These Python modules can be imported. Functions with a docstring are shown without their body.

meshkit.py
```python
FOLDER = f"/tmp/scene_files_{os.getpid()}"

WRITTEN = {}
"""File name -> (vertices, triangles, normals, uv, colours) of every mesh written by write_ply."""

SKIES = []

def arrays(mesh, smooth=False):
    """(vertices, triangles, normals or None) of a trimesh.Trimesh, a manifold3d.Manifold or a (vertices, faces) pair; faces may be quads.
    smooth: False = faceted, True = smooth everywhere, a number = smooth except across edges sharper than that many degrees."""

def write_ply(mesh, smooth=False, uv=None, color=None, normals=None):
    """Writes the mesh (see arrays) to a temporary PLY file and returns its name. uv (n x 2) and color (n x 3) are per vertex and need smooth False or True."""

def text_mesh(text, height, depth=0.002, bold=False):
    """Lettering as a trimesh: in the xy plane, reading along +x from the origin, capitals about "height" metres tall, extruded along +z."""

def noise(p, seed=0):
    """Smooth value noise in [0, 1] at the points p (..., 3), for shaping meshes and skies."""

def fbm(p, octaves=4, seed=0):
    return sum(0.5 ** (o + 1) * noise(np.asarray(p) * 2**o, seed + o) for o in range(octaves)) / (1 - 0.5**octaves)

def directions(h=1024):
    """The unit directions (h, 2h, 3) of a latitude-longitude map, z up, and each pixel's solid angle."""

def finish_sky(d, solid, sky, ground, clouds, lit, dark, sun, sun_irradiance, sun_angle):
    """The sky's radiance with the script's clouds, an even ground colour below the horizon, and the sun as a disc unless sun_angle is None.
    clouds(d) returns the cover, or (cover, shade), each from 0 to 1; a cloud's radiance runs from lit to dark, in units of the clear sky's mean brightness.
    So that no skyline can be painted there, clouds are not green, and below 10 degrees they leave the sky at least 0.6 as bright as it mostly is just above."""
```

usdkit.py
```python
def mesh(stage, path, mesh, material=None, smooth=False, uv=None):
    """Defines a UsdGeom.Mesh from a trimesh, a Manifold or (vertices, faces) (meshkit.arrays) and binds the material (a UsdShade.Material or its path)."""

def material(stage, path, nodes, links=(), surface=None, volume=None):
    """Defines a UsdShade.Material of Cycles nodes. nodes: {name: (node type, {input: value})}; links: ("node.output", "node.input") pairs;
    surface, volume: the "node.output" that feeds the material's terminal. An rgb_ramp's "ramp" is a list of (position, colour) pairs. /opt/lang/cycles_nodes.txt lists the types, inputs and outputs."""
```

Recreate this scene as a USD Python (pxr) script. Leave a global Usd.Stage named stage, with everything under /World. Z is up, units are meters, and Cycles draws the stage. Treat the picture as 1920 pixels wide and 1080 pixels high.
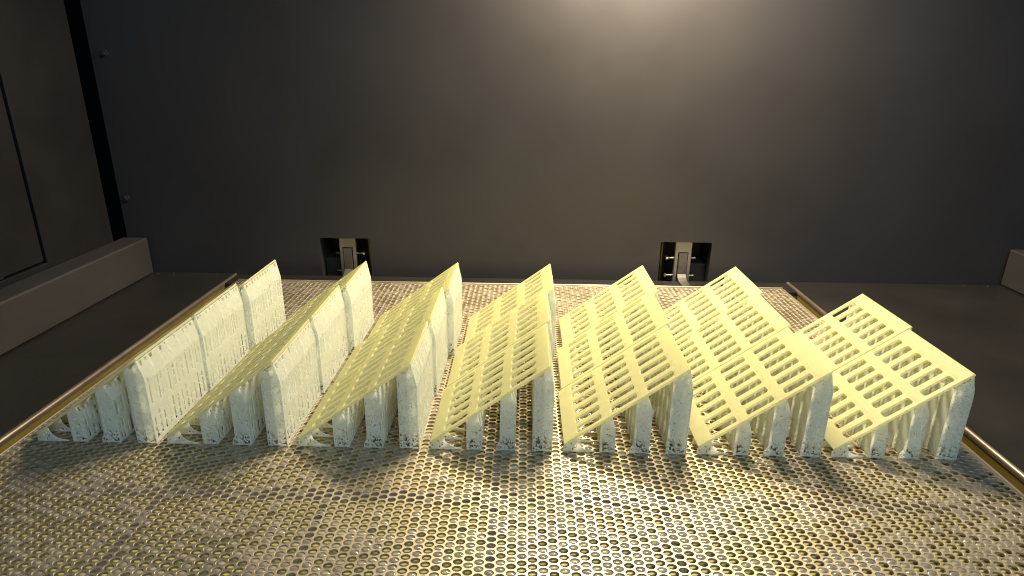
import math, random
import numpy as np, trimesh, usdkit
from shapely.geometry import Polygon, Point, box as sbox
from shapely.ops import unary_union
from shapely import affinity
from pxr import Usd, UsdGeom, UsdLux, UsdShade, Gf, Sdf

stage = Usd.Stage.CreateInMemory()
UsdGeom.SetStageUpAxis(stage, UsdGeom.Tokens.z)
UsdGeom.SetStageMetersPerUnit(stage, 1.0)
WORLD = UsdGeom.Xform.Define(stage, '/World')
UsdGeom.Scope.Define(stage, '/World/Looks')

# ------------------------------------------------------------------ camera
R_ = (0.99972336, 0.02154414, 0.00943722)
D_ = (0.0160311, -0.33053855, -0.94365633)
F_ = (-0.0172109, 0.94354656, -0.33079249)
EYE = (0.33079538, -0.36340486, 0.24436721)
cam = UsdGeom.Camera.Define(stage, '/World/camera')
M = Gf.Matrix4d(R_[0], R_[1], R_[2], 0, -D_[0], -D_[1], -D_[2], 0, -F_[0], -F_[1], -F_[2], 0, EYE[0], EYE[1], EYE[2], 1)
cam.AddTransformOp().Set(M)
cam.CreateHorizontalApertureAttr(36.0)
cam.CreateVerticalApertureAttr(20.25)
cam.CreateFocalLengthAttr(36.0 * 1173.13 / 1920)
cam.CreateClippingRangeAttr(Gf.Vec2f(0.01, 50))
cam.CreateExposureAttr(0.0)

# ------------------------------------------------------------------ lamps
def rect_light(name, pos, target, w, h, color, intensity):
    if stage.GetPrimAtPath('/World/' + name): name += '_001'
    l = UsdLux.RectLight.Define(stage, '/World/' + name)
    l.CreateWidthAttr(w); l.CreateHeightAttr(h)
    l.CreateColorAttr(Gf.Vec3f(*color)); l.CreateIntensityAttr(intensity)
    z = Gf.Vec3d(*pos) - Gf.Vec3d(*target); z.Normalize()
    x = Gf.Cross(Gf.Vec3d(0, 0, 1), z)
    if x.GetLength() < 1e-4: x = Gf.Vec3d(1, 0, 0)
    x.Normalize(); y = Gf.Cross(z, x)
    l.AddTransformOp().Set(Gf.Matrix4d(x[0], x[1], x[2], 0, y[0], y[1], y[2], 0, z[0], z[1], z[2], 0, pos[0], pos[1], pos[2], 1))
    return l
# the chamber's own warm strip lamp, up in front of the back wall, and the cool room behind the camera
LAMP = rect_light('chamber_lamp', (0.41, 0.340, 0.448), (0.40, 0.328, 0.0), 0.36, 0.085, (1.0, 0.84, 0.57), 122.0)
rect_light('room_light', (0.80, -1.00, 1.05), (0.25, 0.10, 0.03), 0.8, 0.5, (0.58, 0.79, 1.0), 9.5)

# ------------------------------------------------------------------ materials
def mat(name, color, rough=0.5, metal=0.0, var=0.0, scale=40.0, bump=0.0, bscale=300.0, bdist=0.0005, spec=0.5, stretch=None, **kw):
    n = {'p': ('principled_bsdf', dict(base_color=color, roughness=rough, metallic=metal, specular_ior_level=spec, **kw)),
         'g': ('geometry', {})}
    L = []
    src = 'g.position'
    if stretch:
        n['m'] = ('mapping', {'scale': stretch}); L.append(('g.position', 'm.vector')); src = 'm.vector'
    if var > 0:
        n['n'] = ('noise_texture', {'scale': scale, 'detail': 5.0, 'roughness': 0.6}); L.append((src, 'n.vector'))
        a = tuple(c * (1 - var) for c in color); b = tuple(min(1, c * (1 + var)) for c in color)
        n['r'] = ('rgb_ramp', {'ramp': [(0.3, a), (0.7, b)]}); L += [('n.fac', 'r.fac'), ('r.color', 'p.base_color')]
        n['rr'] = ('map_range', {'from_min': 0.3, 'from_max': 0.7, 'to_min': rough * 0.85, 'to_max': min(1, rough * 1.2)})
        L += [('n.fac', 'rr.value'), ('rr.result', 'p.roughness')]
    if bump > 0:
        n['bn'] = ('noise_texture', {'scale': bscale, 'detail': 3.0}); L.append((src, 'bn.vector'))
        n['b'] = ('bump', {'strength': bump, 'distance': bdist}); L += [('bn.fac', 'b.height'), ('b.normal', 'p.normal')]
    return usdkit.material(stage, '/World/Looks/' + name, n, L, surface='p.BSDF')

def resin_mat(name, color, trans, mixf, rough):
    """cured translucent resin: diffuse and translucent mixed under a thin gloss"""
    n = {'g': ('geometry', {}),
         'n': ('noise_texture', {'scale': 90.0, 'detail': 4.0}),
         'r': ('rgb_ramp', {'ramp': [(0.3, tuple(c * 0.93 for c in color)), (0.7, color)]}),
         'p': ('principled_bsdf', {'roughness': rough, 'specular_ior_level': 0.4}),
         't': ('translucent_bsdf', {'color': trans}),
         'x': ('mix_closure', {'fac': mixf})}
    return usdkit.material(stage, '/World/Looks/' + name, n, [('g.position', 'n.vector'), ('n.fac', 'r.fac'), ('r.color', 'p.base_color'), ('p.BSDF', 'x.closure1'), ('t.BSDF', 'x.closure2')], surface='x.closure')

MAT = {}
MAT['panel_resin'] = resin_mat('panel_resin', (0.88, 0.865, 0.63), (0.95, 0.935, 0.70), 0.70, 0.35)
MAT['support_resin'] = resin_mat('support_resin', (0.96, 0.97, 0.91), (0.98, 0.985, 0.92), 0.70, 0.3)
MAT['perforated_steel'] = mat('perforated_steel', (0.47, 0.405, 0.30), 0.50, 0.85, var=0.10, scale=25, bump=0.15, bscale=500)
MAT['rib_steel'] = mat('rib_steel', (0.38, 0.30, 0.20), 0.5, 0.2, var=0.15)
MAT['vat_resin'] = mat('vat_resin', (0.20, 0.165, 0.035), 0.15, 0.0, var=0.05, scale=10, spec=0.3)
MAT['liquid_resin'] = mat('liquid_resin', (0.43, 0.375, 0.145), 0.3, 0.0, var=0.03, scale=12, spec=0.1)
MAT['vat_wall'] = mat('vat_wall', (0.17, 0.125, 0.030), 0.35, 0.0, var=0.15, scale=30)
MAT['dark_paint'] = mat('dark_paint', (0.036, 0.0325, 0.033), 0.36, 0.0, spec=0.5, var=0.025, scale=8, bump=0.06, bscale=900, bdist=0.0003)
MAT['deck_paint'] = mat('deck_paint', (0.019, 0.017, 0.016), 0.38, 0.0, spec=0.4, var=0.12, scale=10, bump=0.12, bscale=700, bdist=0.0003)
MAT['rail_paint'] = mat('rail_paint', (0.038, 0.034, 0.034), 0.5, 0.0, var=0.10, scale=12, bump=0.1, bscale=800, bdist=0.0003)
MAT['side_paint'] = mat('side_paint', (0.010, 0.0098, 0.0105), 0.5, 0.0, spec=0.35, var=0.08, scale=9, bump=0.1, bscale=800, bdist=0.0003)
MAT['black'] = mat('black', (0.004, 0.004, 0.005), 0.7, spec=0.05)
MAT['pocket_paint'] = mat('pocket_paint', (0.030, 0.028, 0.024), 0.45, 0.2, var=0.2, scale=40)
MAT['bracket_steel'] = mat('bracket_steel', (0.38, 0.345, 0.295), 0.42, 0.85, var=0.12, scale=60)
MAT['arm_steel'] = mat('arm_steel', (0.20, 0.18, 0.155), 0.5, 0.85, var=0.15, scale=70)
MAT['bright_steel'] = mat('bright_steel', (0.75, 0.72, 0.66), 0.18, 1.0, var=0.05)
MAT['brass'] = mat('brass', (0.30, 0.23, 0.08), 0.4, 1.0, var=0.1)
MAT['copper_trim'] = mat('copper_trim', (0.26, 0.21, 0.165), 0.36, 0.7, var=0.08, scale=50)
# wet film of resin across a hole: clear, glossy, faintly milky
MAT['resin_film'] = usdkit.material(stage, '/World/Looks/resin_film', {
    't': ('transparent_bsdf', {'color': (0.90, 0.88, 0.76)}),
    'd': ('diffuse_bsdf', {'color': (0.62, 0.56, 0.46)}),
    'x0': ('mix_closure', {'fac': 0.30}),
    'g': ('glossy_bsdf', {'color': (1, 1, 1), 'roughness': 0.06}),
    'f': ('fresnel', {'IOR': 1.5}),
    'x': ('mix_closure', {})}, [('t.BSDF', 'x0.closure1'), ('d.BSDF', 'x0.closure2'), ('x0.closure', 'x.closure1'), ('g.BSDF', 'x.closure2'), ('f.fac', 'x.fac')], surface='x.closure')

# ------------------------------------------------------------------ scene helpers
used = {}
def numbered(parent, name):
    k = used.get((parent, name), 0); used[(parent, name)] = k + 1
    return name if k == 0 else f'{name}_{k:03d}'
def obj(name, mesh, m, parent='/World', smooth=False):
    path = parent + '/' + numbered(parent, name)
    return usdkit.mesh(stage, path, mesh, MAT[m], smooth=smooth).GetPrim()
def tag(o, label=None, cat=None, group=None, kind=None):
    for k, v in (('label', label), ('category', cat), ('group', group), ('kind', kind)):
        if v: o.SetCustomDataByKey(k, v)
    return o
def empty(name, loc=(0, 0, 0), parent='/World'):
    x = UsdGeom.Xform.Define(stage, parent + '/' + numbered(parent, name))
    if any(loc): x.AddTranslateOp().Set(Gf.Vec3d(*loc))
    return x.GetPrim()
def bx(x0, x1, y0, y1, z0, z1, ch=0.0):
    if ch <= 0:
        b = trimesh.creation.box((x1 - x0, y1 - y0, z1 - z0)); b.apply_translation(((x0 + x1) / 2, (y0 + y1) / 2, (z0 + z1) / 2)); return b
    pts = [(x, y, z) for sx in (0, 1) for sy in (0, 1) for sz in (0, 1)
           for x, y, z in [((x0, x1)[sx], (y0 + ch, y1 - ch)[sy], (z0 + ch, z1 - ch)[sz]), ((x0 + ch, x1 - ch)[sx], (y0, y1)[sy], (z0 + ch, z1 - ch)[sz]), ((x0 + ch, x1 - ch)[sx], (y0 + ch, y1 - ch)[sy], (z0, z1)[sz])]]
    return trimesh.Trimesh(np.array(pts)).convex_hull
def cyl(p, q, r, sec=16):
    return trimesh.creation.cylinder(r, segment=(p, q), sections=sec)
cat_ = trimesh.util.concatenate
def extr(poly, h):
    g = [poly] if poly.geom_type == 'Polygon' else [q for q in poly.geoms if q.area > 1e-9]
    return cat_([trimesh.creation.extrude_polygon(q, h, engine='earcut') for q in g])

# ------------------------------------------------------------------ chamber (the setting)
PX0, PX1, PY0, PY1 = -0.0130, 0.6400, -0.175, 0.3460          # the platform
VX0, VX1, YW, ZD = -0.0320, 0.6600, 0.3860, -0.004            # vat opening, back wall, deck level
WT = 0.012
pockets = [(0.0772, 0.1395, 0.0436), (0.4998, 0.5628, 0.0448)]
wall = sbox(-0.165, -0.5, 1.6, 1.2)
for a, b, t in pockets:
    wall = wall.difference(sbox(a + .002, -0.45, b - .002, t - .002).buffer(.002))
wm = extr(wall, WT); wm.apply_transform(np.array([[1, 0, 0, 0], [0, 0, 1, YW], [0, 1, 0, 0], [0, 0, 0, 1.0]]))
wm.fix_normals()
tag(obj('back_wall', wm, 'dark_paint'), 'dark painted metal back wall of the chamber, glowing warm at the top centre', 'wall', kind='structure')
tag(obj('wall_gap', bx(-0.30, -0.160, 0.425, 0.44, -0.1, 0.9), 'black'), 'black gap between the left side wall and the back wall', 'gap', kind='structure')
# decks left and right of the vat, each with a rounded inner lip
deck = empty('deck'); tag(deck, 'dark painted metal deck around the resin vat', 'deck', kind='structure')
DP = str(deck.GetPath())
obj('deck_plate', bx(-0.40, VX0 - .0024, -0.30, YW - .0005, ZD - .004, ZD, .0008), 'deck_paint', DP)
obj('deck_plate', bx(VX1 + .0024, 1.6, -0.30, YW - .0005, ZD - .004, ZD, .0008), 'deck_paint', DP)
def lip(x0, s):
    prof = []
    for k in range(7):
        a = math.pi / 2 * k / 6
        prof.append((x0 - s * .0026 + s * .0026 * math.sin(a), ZD + .0002 - .0026 + .0026 * math.cos(a)))
    prof += [(x0, ZD - .0040), (x0 - s * .0026, ZD - .0040)]
    P = Polygon(prof); m = trimesh.creation.extrude_polygon(P, YW - .001 + 0.30, engine='earcut')
    m.apply_transform(np.array([[1, 0, 0, 0], [0, 0, 1, -0.30], [0, 1, 0, 0], [0, 0, 0, 1.0]])); m.fix_normals(); return m
obj('deck_lip', lip(VX0, 1), 'copper_trim', DP, smooth=40)
obj('deck_lip', lip(VX1, -1), 'copper_trim', DP, smooth=40)
obj('deck_ledge', bx(VX0, VX1, PY1 + .0036, YW - .001, -.0100, -.0052, .0006), 'deck_paint', DP)
lh = empty('lamp_housing'); tag(lh, 'black sheet metal housing of the strip lamp high on the back wall', 'lamp', kind='structure'); LHP = str(lh.GetPath())
obj('housing_side', bx(.200, .202, .305, YW - .0005, .425, .465), 'black', LHP)
obj('housing_side', bx(.618, .620, .305, YW - .0005, .425, .465), 'black', LHP)
obj('housing_top', bx(.202, .618, .305, YW - .0005, .462, .465), 'black', LHP)
vat = empty('vat'); tag(vat, 'resin coated walls of the vat below the deck', 'vat', kind='structure')
VP = str(vat.GetPath())
obj('vat_wall', bx(VX0 - .0035, VX0 - .0008, -0.30, YW + .05, -0.12, ZD - .0042), 'vat_wall', VP)
obj('vat_wall', bx(VX1 + .0008, VX1 + .0035, -0.30, YW + .05, -0.12, ZD - .0042), 'vat_wall', VP)
obj('vat_wall', bx(VX0, VX1, PY1 + .0040, PY1 + .0065, -0.12, -.0102), 'vat_wall', VP)
RZ = -.030
rs = trimesh.Trimesh([(VX0, -0.30, RZ), (VX1, -0.30, RZ), (VX1, YW + .05, RZ), (VX0, YW + .05, RZ)], [(0, 1, 2), (0, 2, 3)], process=False)
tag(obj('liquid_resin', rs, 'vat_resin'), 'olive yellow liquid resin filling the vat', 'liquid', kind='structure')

# left side wall with a recessed door panel, and the rails on the deck
SX, RT = -0.1670, 0.0425
sw = empty('side_wall'); tag(sw, 'dark left side wall of the chamber', 'wall', kind='structure'); SP = str(sw.GetPath())
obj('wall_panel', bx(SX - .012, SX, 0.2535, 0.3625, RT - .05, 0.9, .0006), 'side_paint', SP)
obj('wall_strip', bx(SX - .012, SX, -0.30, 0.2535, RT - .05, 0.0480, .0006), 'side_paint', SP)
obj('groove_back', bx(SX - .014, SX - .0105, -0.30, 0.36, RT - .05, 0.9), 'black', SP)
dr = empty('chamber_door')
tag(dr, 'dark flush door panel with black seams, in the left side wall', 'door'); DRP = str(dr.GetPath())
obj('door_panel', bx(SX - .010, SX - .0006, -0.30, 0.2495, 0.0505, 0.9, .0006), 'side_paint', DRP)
obj('door_catch', bx(SX - .0005, SX + .0015, 0.188, 0.195, 0.0500, 0.0525, .0005), 'side_paint', DRP)
def rail(x0, x1, label, y1):
    r = empty('deck_rail'); tag(r, label, 'rail'); rp = str(r.GetPath())
    obj('rail_body', bx(x0, x1, -0.30, y1, ZD + .0005, RT, .0016), 'rail_paint', rp)
    return r
rail(-0.1665, -0.1355, 'brown grey box rail along the left deck, under the door panel', 0.3800)
rail(0.9235, 0.9560, 'brown box rail at the far right edge of the deck', 0.3850)
for i, (x, y) in enumerate([(-0.1300, 0.3790), (-0.1112, 0.3800), (-0.0551, 0.3795), (0.8764, 0.3800), (0.9050, 0.3790)]):
    lab = ['tiny deck screw at the foot of the left rail', 'tiny deck screw second from the left rail along the back wall', 'tiny deck screw nearest the left edge of the vat by the back wall',
           'tiny deck screw on the right deck, farther from the right rail', 'tiny deck screw at the foot of the right rail'][i]
    tag(obj('deck_screw', trimesh.creation.icosphere(2, .0013).apply_transform(np.diag([1, 1, .6, 1])).apply_translation((x, y, ZD + .0001)), 'rail_paint', smooth=True), lab, 'screw', 'deck screws along the back wall')
for i, (x, z) in enumerate([(-0.1495, 0.2565), (-0.1565, 0.0899)]):
    k = empty('wall_bolt', (x, YW, z))
    tag(k, ['dark round bolt head high on the left of the back wall', 'dark round bolt head low on the left of the back wall, above the rail'][i], 'bolt', 'bolt heads on the back wall'); kp = str(k.GetPath())
    obj('washer', cyl((0, -.0012, 0), (0, 0, 0), .0042, 20), 'dark_paint', kp, smooth=40)
    obj('bolt_head', cyl((0, -.0045, 0), (0, -.0012, 0), .0028, 6), 'pocket_paint', kp)

# wall pockets with the platform brackets
def pocket(a, b, t, m, labels):
    cx0 = a if m > 0 else b
    X = lambda u: cx0 + m * u                                     # u runs from the pocket's outer edge to its inner edge
    def B(u0, u1, y0, y1, z0, z1, ch=0.0):
        x0, x1 = sorted((X(u0), X(u1))); return bx(x0, x1, y0, y1, z0, z1, ch)
    w = b - a; yb = YW + .050
    pk = empty('wall_pocket'); tag(pk, labels[0], 'recess', 'wall pockets'); pp = str(pk.GetPath())
    obj('pocket_shell', cat_([B(-.001, w + .001, yb, yb + .002, -.30, t + .002), B(-.003, -.0005, YW + WT, yb, -.30, t + .002), B(w + .0005, w + .003, YW + WT, yb, -.30, t + .002), B(-.001, w + .001, YW + WT, yb, t + .0005, t + .003)]), 'pocket_paint', pp)
    obj('pocket_ledge', B(0.0, .021, YW + .016, yb - .001, -.30, .0135, .0006), 'pocket_paint', pp)
    obj('guide_rod', cyl((X(.0525), YW + .036, -.3), (X(.0525), YW + .036, t - .001), .0026, 18), 'brass', pp, smooth=40)
    obj('guide_rail', B(.0560, .0590, YW + .030, YW + .045, -.3, t - .001), 'rib_steel', pp)
    br = empty('platform_bracket'); tag(br, labels[1], 'bracket', 'brackets in the wall pockets'); bp = str(br.GetPath())
    obj('bracket_plate', B(.0226, .0430, YW + .004, YW + .010, -.12, t - .0005, .0006), 'bracket_steel', bp)
    pr = []
    hook = [(YW + .0036, .0300), (YW + .0022, .0300), (YW + .0022, .003), (YW - .0010, -.0010), (YW - .0080, -.0030), (YW - .0365, -.0030), (YW - .0365, -.0048), (YW - .0070, -.0048), (YW + .0010, -.0030), (YW + .0036, .0015)]
    hm = trimesh.creation.extrude_polygon(Polygon(hook), .0104, engine='earcut')
    x0 = min(X(.0278), X(.0382))
    hm.apply_transform(np.array([[0, 0, 1, x0], [1, 0, 0, 0], [0, 1, 0, 0], [0, 0, 0, 1.0]])); hm.fix_normals()
    obj('bracket_arm', hm, 'arm_steel', bp)
    obj('arm_seam', cat_([B(.0268, .0277, YW + .0034, YW + .0039, -.1, .0309), B(.0383, .0392, YW + .0034, YW + .0039, -.1, .0309), B(.0277, .0383, YW + .0034, YW + .0039, .0301, .0309)]), 'black', bp)
    for z in (.0228, -.0002):
        for u0, u1 in ((.0226, .0168), (.0430, .0515)):
            s = 1 if u1 > u0 else -1
            parts = [cyl((X(u0 + s * .0003), YW + .007, z), (X(u1), YW + .007, z), .0011, 12)]
            n = int(abs(u1 - u0) / .0011)
            for q in range(n):                                     # the thread
                u = u0 + s * (.0008 + .0011 * q); parts.append(cyl((X(u), YW + .007, z), (X(u + s * .0005), YW + .007, z), .0015, 12))
            bo = obj('bolt', cat_(parts), 'bright_steel', bp)
            if u1 > .05:
                obj('bolt_nut', cyl((X(u1), YW + .007, z), (X(u1 + .0022), YW + .007, z), .0027, 6), 'bright_steel', bp)
pocket(*pockets[0], 1, ('dark rectangular pocket at the foot of the back wall, left of centre', 'grey metal bracket with threaded bolts in the left wall pocket'))
pocket(*pockets[1], -1, ('dark rectangular pocket at the foot of the back wall, right of centre', 'grey metal bracket with threaded bolts and a shiny bent foot, in the right wall pocket'))

# ------------------------------------------------------------------ perforated build platform
DX, DY = 0.0056, 0.00486
HA, HB = 0.00250, 0.00195
HX0, HY0 = 0.32700, -0.0847
rng = np.random.default_rng(7)
plat = empty('build_platform'); tag(plat, 'perforated steel build platform wet with resin, carrying the printed panels', 'platform'); PP = str(plat.GetPath())
cells = []
i0, i1 = math.ceil((PX0 + .0035 - HX0) / DX), math.floor((PX1 - .0035 - HX0) / DX)
for i in range(i0, i1 + 1):
    off = 0.5 * DY if i % 2 else 0.0
    j0, j1 = math.ceil((PY0 + .004 - HY0 - off) / DY), math.floor((PY1 - .0042 - HY0 - off) / DY)
    for j in range(j0, j1 + 1):
        cells.append((HX0 + i * DX, HY0 + off + j * DY))
cells = np.array(cells)
def cellmesh(C, n):
    a = 2 * np.pi * (np.arange(n) + .5) / n
    ca, sa = np.cos(a), np.sin(a)
    k = np.minimum(DX / 2 / np.maximum(abs(ca), 1e-9), DY / 2 / np.maximum(abs(sa), 1e-9))
    rect = np.c_[ca * k, sa * k]
    # corners of the cell take the nearest ray
    for cx in (-1, 1):
        for cy in (-1, 1):
            q = np.array([cx * DX / 2, cy * DY / 2]); rect[np.argmin(((rect - q) ** 2).sum(1))] = q
    bev = 0.00022
    rings = [np.c_[rect, np.zeros(n)], np.c_[(HA + bev) * ca, (HB + bev) * sa, np.zeros(n)], np.c_[(HA + .3 * bev) * ca, (HB + .3 * bev) * sa, np.full(n, -.00012)], np.c_[HA * ca, HB * sa, np.full(n, -.0004)], np.c_[HA * ca, HB * sa, np.full(n, -.0014)]]
    V = np.vstack(rings); Fc = []
    for r in range(4):
        for q in range(n):
            a0, a1, b0, b1 = r * n + q, r * n + (q + 1) % n, (r + 1) * n + q, (r + 1) * n + (q + 1) % n
            Fc += [(a0, b0, b1), (a0, b1, a1)] if False else [(a0, a1, b1), (a0, b1, b0)]
    Fc = np.array(Fc)
    # smooth normals on bevel only would need splits; keep facets
    N = len(C); VV = (V[None] + np.c_[C, np.zeros(N)][:, None]).reshape(-1, 3)
    FF = (Fc[None] + (np.arange(N) * len(V))[:, None, None]).reshape(-1, 3)
    return trimesh.Trimesh(VV, FF, process=False)
near = cells[:, 1] < 0.06
pm = cat_([cellmesh(cells[near], 16), cellmesh(cells[~near], 12)])
# plain border round the holes: side and end strips, half cells filled
xa, xb = HX0 + (i0 - .5) * DX, HX0 + (i1 + .5) * DX
strips = [bx(PX0, xa, PY0, PY1, -.0018, 0), bx(xb, PX1, PY0, PY1, -.0018, 0)]
for i in range(i0, i1 + 1):
    ys = cells[np.isclose(cells[:, 0], HX0 + i * DX)][:, 1]
    x = HX0 + i * DX
    strips += [bx(x - DX / 2, x + DX / 2, ys.max() + DY / 2, PY1, -.0018, 0), bx(x - DX / 2, x + DX / 2, PY0, ys.min() - DY / 2, -.0018, 0)]
obj('perforated_plate', cat_([pm] + strips), 'perforated_steel', PP)
obj('plate_rim', bx(PX0 - .0006, PX1 + .0006, PY1 + .0002, PY1 + .0022, -.010, .0012, .0005), 'perforated_steel', PP)
obj('plate_rim', bx(PX0 - .0024, PX0 - .0004, PY0, PY1, -.012, -.0004, .0005), 'perforated_steel', PP)
obj('plate_rim', bx(PX1 + .0004, PX1 + .0024, PY0, PY1, -.012, -.0004, .0005), 'perforated_steel', PP)
for y in (-.130, -.0475, .037, .121, .205, .289):
    obj('cross_rib', bx(PX0 + .001, PX1 - .001, y - .0042, y + .0042, -.0026, -.0018), 'rib_steel', PP)
for k in range(-3, 4):
    x = HX0 - .0125 + k * .1008
    if PX0 < x < PX1: obj('long_rib', bx(x - .0026, x + .0026, PY0, PY1, -.0025, -.0020), 'rib_steel', PP)
obj('resin_pool', bx(PX0 + .0005, PX1 - .0005, PY0, PY1 - .0005, -.0095, -.0027), 'liquid_resin', PP)
# films and drops of wet resin standing in many of the holes
def film(n, rings, h, zr):
    V = [(0, 0, zr + h)]; Fc = []
    for r in range(1, rings + 1):
        t = r / rings
        for q in range(n):
            a = 2 * math.pi * q / n
            V.append((HA * 1.01 * t * math.cos(a), HB * 1.01 * t * math.sin(a), zr + h * (1 - t * t)))
    for q in range(n): Fc.append((0, 1 + q, 1 + (q + 1) % n))
    for r in range(1, rings):
        for q in range(n):
            a0, a1 = 1 + (r - 1) * n + q, 1 + (r - 1) * n + (q + 1) % n
            Fc += [(a0, a0 + n, a1 + n), (a0, a1 + n, a1)]
    return np.array(V), np.array(Fc)
import meshkit
dens = meshkit.noise(np.c_[cells * 18, np.zeros(len(cells))], 3) * .5 + meshkit.noise(np.c_[cells * 60, np.zeros(len(cells))], 5) * .35
prob = np.clip(.06 + 1.15 * (dens - .14), .06, .64)
has = rng.random(len(cells)) < prob
hs = rng.uniform(.00035, .0008, len(cells)); zz = rng.uniform(-.0006, -.00025, len(cells)); tl = rng.normal(0, .05, (len(cells), 2))
idx = np.flatnonzero(has)
d = np.linalg.norm(np.c_[cells, np.zeros(len(cells))] - np.array(EYE), axis=1)
# those in the frame and nearest come as parts of their own
R3 = np.array([R_, D_, F_]); cc = (np.c_[cells, np.zeros(len(cells))] - np.array(EYE)) @ R3.T
u, v = cc[:, 0] / cc[:, 2] * 1173.1, cc[:, 1] / cc[:, 2] * 1173.1
inview = (abs(u) < 960) & (abs(v) < 540)
idx = idx[np.argsort(d[idx] + 10 * ~inview[idx])]
def filmat(k, n, rings):
    V, Fc = film(n, rings, hs[k], zz[k]); V = V.copy()
    V[:, 2] += V[:, 0] * tl[k, 0] + V[:, 1] * tl[k, 1]
    return V + np.r_[cells[k], 0], Fc
for k in idx[:300]:
    obj('resin_film', filmat(k, 16, 4), 'resin_film', PP, smooth=True)
VV, FF, o = [], [], 0
for k in idx[300:]:
    V, Fc = filmat(k, 10, 2 if d[k] > .55 else 3); VV.append(V); FF.append(Fc + o); o += len(V)
tag(obj('resin_film', (np.vstack(VV), np.vstack(FF)), 'resin_film', PP, smooth=True), kind='stuff')

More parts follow.
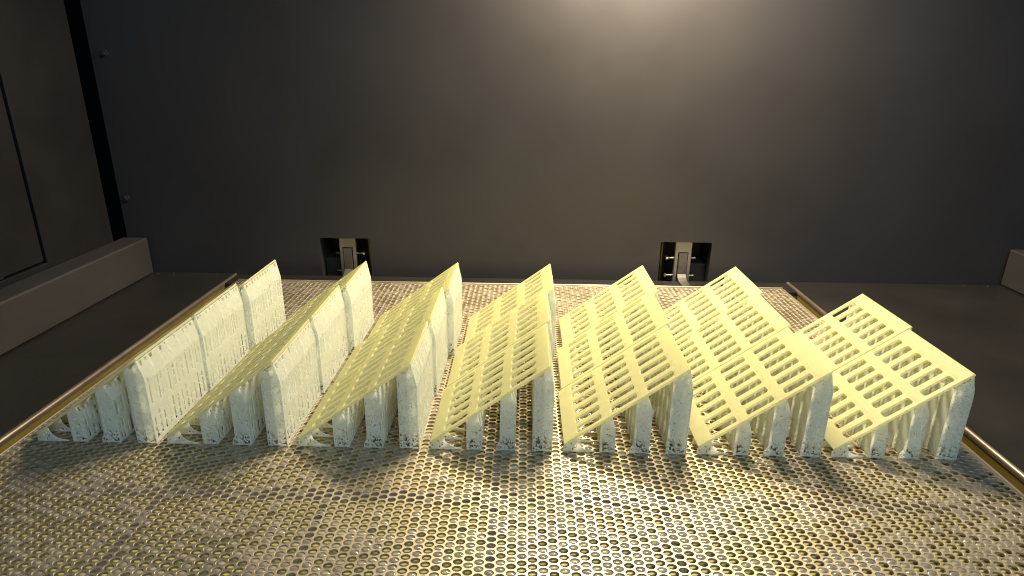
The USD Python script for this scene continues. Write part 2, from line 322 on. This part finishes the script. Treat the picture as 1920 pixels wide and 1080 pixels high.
# ------------------------------------------------------------------ printed panels on their supports (millimetres inside)
MM = 0.001
LX, LZ, Z0, DP_ = 79.0, 57.7, 6.2, 72.3
SL = LZ / LX; TH = math.atan(SL); LEN = math.hypot(LX, LZ)
zu = lambda x: Z0 - 2.1 + SL * x + DZ[0]
DZ = [0.0]                                                       # the rear rows stand a little higher                                 # underside of the panel
BANK = [(11.0, 30.7), (38.7, 58.7), (66.5, 87.0)]
SHY = [0.7, 12.6, 24.3, 36.0, 47.7, 59.4, 71.6]
def panel_mesh():
    p = sbox(0, 0, LEN, DP_)
    for a, b in BANK:
        for j in range(6):
            y0 = 2.75 + 11.75 * j
            p = p.difference(sbox(a + 1.7, y0 + 2.4, b - 1.7, y0 + 5.65).buffer(1.75, quad_segs=4))
    m = extr(p, 1.45); c = sbox(.25, .25, LEN - .25, DP_ - .25)
    m2 = extr(p.buffer(-.15, quad_segs=4), .15); m2.apply_translation((0, 0, 1.45))
    # bevelled rim between the two levels
    rim = []
    for lo in [p.exterior] + list(p.interiors):
        pts = np.array(lo.coords)[:-1]
        nx = np.roll(pts, -1, 0) - np.roll(pts, 1, 0); nx = np.c_[-nx[:, 1], nx[:, 0]] / np.maximum(np.linalg.norm(nx, axis=1, keepdims=True), 1e-9)
        inn = pts + nx * .15 * (1 if Polygon(lo).exterior.is_ccw == (lo is p.exterior) or lo is p.exterior and Polygon(lo).exterior.is_ccw else -1)
        if not p.buffer(.01).contains(Point(*inn[0])): inn = pts - (inn - pts)
        n = len(pts); V = np.vstack([np.c_[pts, np.full(n, 1.45)], np.c_[inn, np.full(n, 1.60)]])
        q = np.arange(n); r = (q + 1) % n
        Fc = np.vstack([np.c_[q, r, r + n], np.c_[q, r + n, q + n]]); rim.append(trimesh.Trimesh(V, Fc, process=False))
    ticks = []
    for a, b in BANK:                                              # faint raised marks above each slot
        for j in range(6):
            for i in range(5):
                y = 2.75 + 11.75 * j + 1.4 + i * 1.3
                ticks.append(bx(b + .9, b + 3.1, y - .16, y + .16, 1.55, 1.76, .05))
    m = cat_([m, m2] + rim + ticks); m.apply_translation((0, 0, -1.60))
    ct, st = math.cos(TH), math.sin(TH)
    m.apply_transform(np.array([[ct, 0, -st, 0], [0, 1, 0, 0], [st, 0, ct, Z0], [0, 0, 0, 1.0]]))
    m.apply_scale(MM); return m

def sheet_poly(k, rnd, front):
    e = .12
    if k == 0:
        P = Polygon([(-.1, 0), (-.1, zu(0)), (8.6, zu(8.6)), (9.2, 8.2), (10.2, 5.6), (12.0, 3.4), (14.6, 1.9), (18.5, 1.2), (20.8, .9), (21.2, 0)])
    elif k == 1:
        P = Polygon([(24.4, 0), (24.3, 9), (24.5, zu(24.5)), (31.3, zu(31.3)), (31.6, 24.4), (33.4, 19), (34.6, 16.4), (34.6, 10), (34.4, 0)])
    elif k == 2:
        P = Polygon([(44.4 if front else 46.6, 0), (44.9 if front else 46.7, 3.5), (46.7, 6.5), (46.9, 12), (47.2, zu(47.2)), (53.8, zu(53.8)), (54.0, 40.3), (56.4, 36.2), (57.9, 32.5), (57.4, 20), (57.2, 0)])
    else:
        P = Polygon([(69.0, 0), (69.1, 24), (69.2, 26), (69.5, zu(69.5)), (72.6, zu(72.6)), (73.2, zu(73.2) - 2.6), (77.9, zu(77.9) - 3.4), (78.2, zu(78.2)), (79.3, zu(79.3) + .5), (79.7, 59.0), (82.0, 52.8), (82.6, 47.0), (82.4, 0)])
    x0, _, x1, h = P.bounds
    cuts = []
    def hole(x, z, a, b, rot):
        t = rnd.random()
        if t < .45: q = Polygon([(a * math.cos(w + rnd.uniform(-.3, .3)), b * math.sin(w + rnd.uniform(-.3, .3))) for w in (0, 1.6, 3.1, 4.7)])
        elif t < .75: q = Polygon([(-a, -b), (a, -b * .6), (a * .2, b)])
        else: q = affinity.scale(Point(0, 0).buffer(1, quad_segs=2), a, b)
        if q.is_valid: cuts.append(affinity.translate(affinity.rotate(q, rot), x, z))
    nlow = [24, 50, 70, 92][k]; nhi = [5, 36, 100, 190][k]
    for _ in range(nlow):
        z = abs(rnd.gauss(0, 5.5)) + .9; hole(rnd.uniform(x0 + .6, x1 - .6), z, rnd.uniform(.3, .95), rnd.uniform(.4, 1.25), rnd.uniform(-35, 35))
    for _ in range(nhi):
        z = rnd.uniform(4, h - 4); hole(rnd.uniform(x0 + .6, x1 - .6), z, rnd.uniform(.22, .6), rnd.uniform(.35, 1.1), rnd.uniform(-25, 25))
    if k >= 1:                                                     # a ladder of small holes up the outer edge
        zt = {1: 14, 2: 31, 3: 46}[k]; z = 3.0
        while z < zt:
            if rnd.random() < .75: hole(x1 - {1: 1.4, 2: 1.3, 3: 1.5}[k] + rnd.uniform(-.25, .25), z, .38, rnd.uniform(.5, 1.0), rnd.uniform(-15, 15))
            z += rnd.uniform(1.8, 3.2)
    C = unary_union(cuts).intersection(P.buffer(-.42))
    P = P.difference(C)
    if P.geom_type != 'Polygon': P = max(P.geoms, key=lambda g: g.area)
    return P.simplify(.03)
PROF = {1: [(34.3, 0), (34.3, 16.4), (31.3, None)], 2: [(57.2, 0), (57.6, 32.5), (53.8, None)], 3: [(82.3, 0), (82.3, 47.0), (79.4, None)]}
def wall_meshes(k, x, rnd, slits):
    """a lattice wall that ties the sheets together: flat in the y-z plane at x, or (x None) following the outer profile of the sheets"""
    if x is None:
        pr = [(a, b if b is not None else zu(a) - .6) for a, b in PROF[k]]
    else:
        pr = [(x, 0), (x, zu(x) - 2.0)]
    pr = np.array(pr); S = np.r_[0, np.cumsum(np.linalg.norm(np.diff(pr, axis=0), axis=1))]; top = S[-1]
    P = sbox(SHY[0] - (.5 if x is None else 0), 0, SHY[-1] + (1.5 if x is None else 0), top); cuts = []
    for a, b in zip(SHY[:-1], SHY[1:]):
        if slits:
            for (f0, f1, q) in ((.03, .37, 1.0), (.44, .80, .95)):
                if rnd.random() > q: continue
                n = rnd.choice((2, 2, 3)); w = (b - a) / n
                for i in range(n):
                    ww = w * rnd.uniform(.26, .46) ; c = a + w * (i + .5) + rnd.uniform(-.6, .6)
                    z0, z1 = top * (f0 + rnd.uniform(-.02, .04)), top * (f1 - rnd.uniform(0, .10)); z = z0
                    while z < z1 - 1.2:                            # a slit broken up by fine struts
                        h = min(rnd.uniform(4.0, 15.0), z1 - z)
                        cuts.append(Polygon([(c - ww / 2, z + rnd.uniform(0, .8)), (c + ww / 2, z), (c + ww / 2 * rnd.uniform(.6, 1), z + h - rnd.uniform(0, .8)), (c - ww / 2 * rnd.uniform(.6, 1), z + h)]))
                        z += h + rnd.uniform(.35, .7)
        for _ in range(int(top / (0.9 if slits else 2.0))):
            c = rnd.uniform(a + .8, b - .8); z = rnd.uniform(.8, top - 2) if rnd.random() < .5 else rnd.uniform(.6, min(12, top - 2)); r = rnd.uniform(.25, .65)
            cuts.append(affinity.rotate(Polygon([(c - r, z - r), (c + r, z - r * .7), (c + rnd.uniform(-.5, .5) * r, z + r * 1.5)]), rnd.uniform(-30, 30)))
        n = rnd.choice((2, 3))
        for i in range(n):                                         # teeth of open gaps under the panel
            if rnd.random() < .8:
                c = a + (b - a) * (i + .5) / n; w = (b - a) / n * rnd.uniform(.2, .42); h = rnd.uniform(1.2, 4.2)
                cuts.append(Polygon([(c - w, top - .7), (c + w, top - .7), (c + w * .5, top - .7 - h), (c - w * .7, top - .7 - h * .8)]))
    P = P.difference(unary_union([c.buffer(0) for c in cuts]))
    out = []
    for i in range(len(S) - 1):
        Q = P.intersection(sbox(-5, S[i], 100, S[i + 1]))
        if Q.is_empty: continue
        Q = unary_union([g for g in getattr(Q, 'geoms', [Q]) if g.geom_type == 'Polygon' and g.area > .3]).simplify(.02)
        m = extr(Q, .5); V = np.array(m.vertices)
        d = (pr[i + 1] - pr[i]) / (S[i + 1] - S[i])
        X = pr[i][0] + d[0] * (V[:, 1] - S[i]) + d[1] * (V[:, 2] - .25); Z = pr[i][1] + d[1] * (V[:, 1] - S[i]) - d[0] * (V[:, 2] - .25)
        out.append(trimesh.Trimesh(np.c_[X, V[:, 0], Z], m.faces, process=False))
    m = cat_(out); m.fix_normals(); return m
T_XZ = lambda y: np.array([[1, 0, 0, 0], [0, 0, -1, y], [0, 1, 0, 0], [0, 0, 0, 1.0]])
T_YZ = lambda x: np.array([[0, 0, 1, x], [1, 0, 0, 0], [0, 1, 0, 0], [0, 0, 0, 1.0]])

UsdGeom.Scope.Define(stage, '/World/Looks/prototypes')
def make_prototype(name, seed, dz):
    DZ[0] = dz; rnd = random.Random(seed)
    path = '/World/' + name
    cls = stage.CreateClassPrim(path)
    pm_ = PANEL.copy(); pm_.apply_translation((0, 0, dz * MM)); obj('panel', pm_, 'panel_resin', path)
    for k in range(4):
        sp = UsdGeom.Xform.Define(stage, path + '/' + numbered(path, 'support')).GetPrim(); spp = str(sp.GetPath())
        for s, y in enumerate(SHY):
            m = extr(sheet_poly(k, rnd, s == 0), .7); m.apply_transform(T_XZ(y + .35)); m.apply_scale(MM)
            obj('support_sheet', m, 'support_resin', spp)
        for x, sl in {0: (), 1: ((25.8, 0), (None, 1)), 2: ((48.4, 0), (None, 1)), 3: ((70.8, 0), (76.0, 0), (None, 1))}[k]:
            m = wall_meshes(k, x, rnd, sl); m.apply_scale(MM)
            obj('lattice_wall', m, 'support_resin', spp)
    return path
PANEL = panel_mesh()
protos = [make_prototype(n, q, z) for n, q, z in (('_class_printed_panel', 11, 0.0), ('_class_printed_panel_variant', 29, 1.8), ('_class_printed_panel_third', 53, 1.3))]
ROW = [(0, 0, 0), (.0022, .0738, .0018), (.0078, .1486, .0013)]
FILE = ['leftmost file', 'second file from the left', 'third file from the left', 'middle file', 'third file from the right', 'second file from the right', 'rightmost file']
ROWN = ['front one of three in the {}', 'middle one of three in the {}', 'rear one of three in the {}']
for r in range(3):
    for c in range(7):
        if r == 2 and c == 6: continue
        where = ROWN[r].format(FILE[c])
        if c == 6: where = {0: 'front one of two in the rightmost file', 1: 'rear one of two in the rightmost file'}[r]
        x = UsdGeom.Xform.Define(stage, '/World/' + numbered('/World', 'printed_panel'))
        x.AddTranslateOp().Set(Gf.Vec3d(c * .09 + ROW[r][0], ROW[r][1], 0.0002))
        o = x.GetPrim()
        o.GetReferences().AddInternalReference(protos[r]); o.SetInstanceable(True)
        tag(o, f'pale yellow slotted resin panel, {where}', 'printed panel', 'slotted panels standing on the platform')
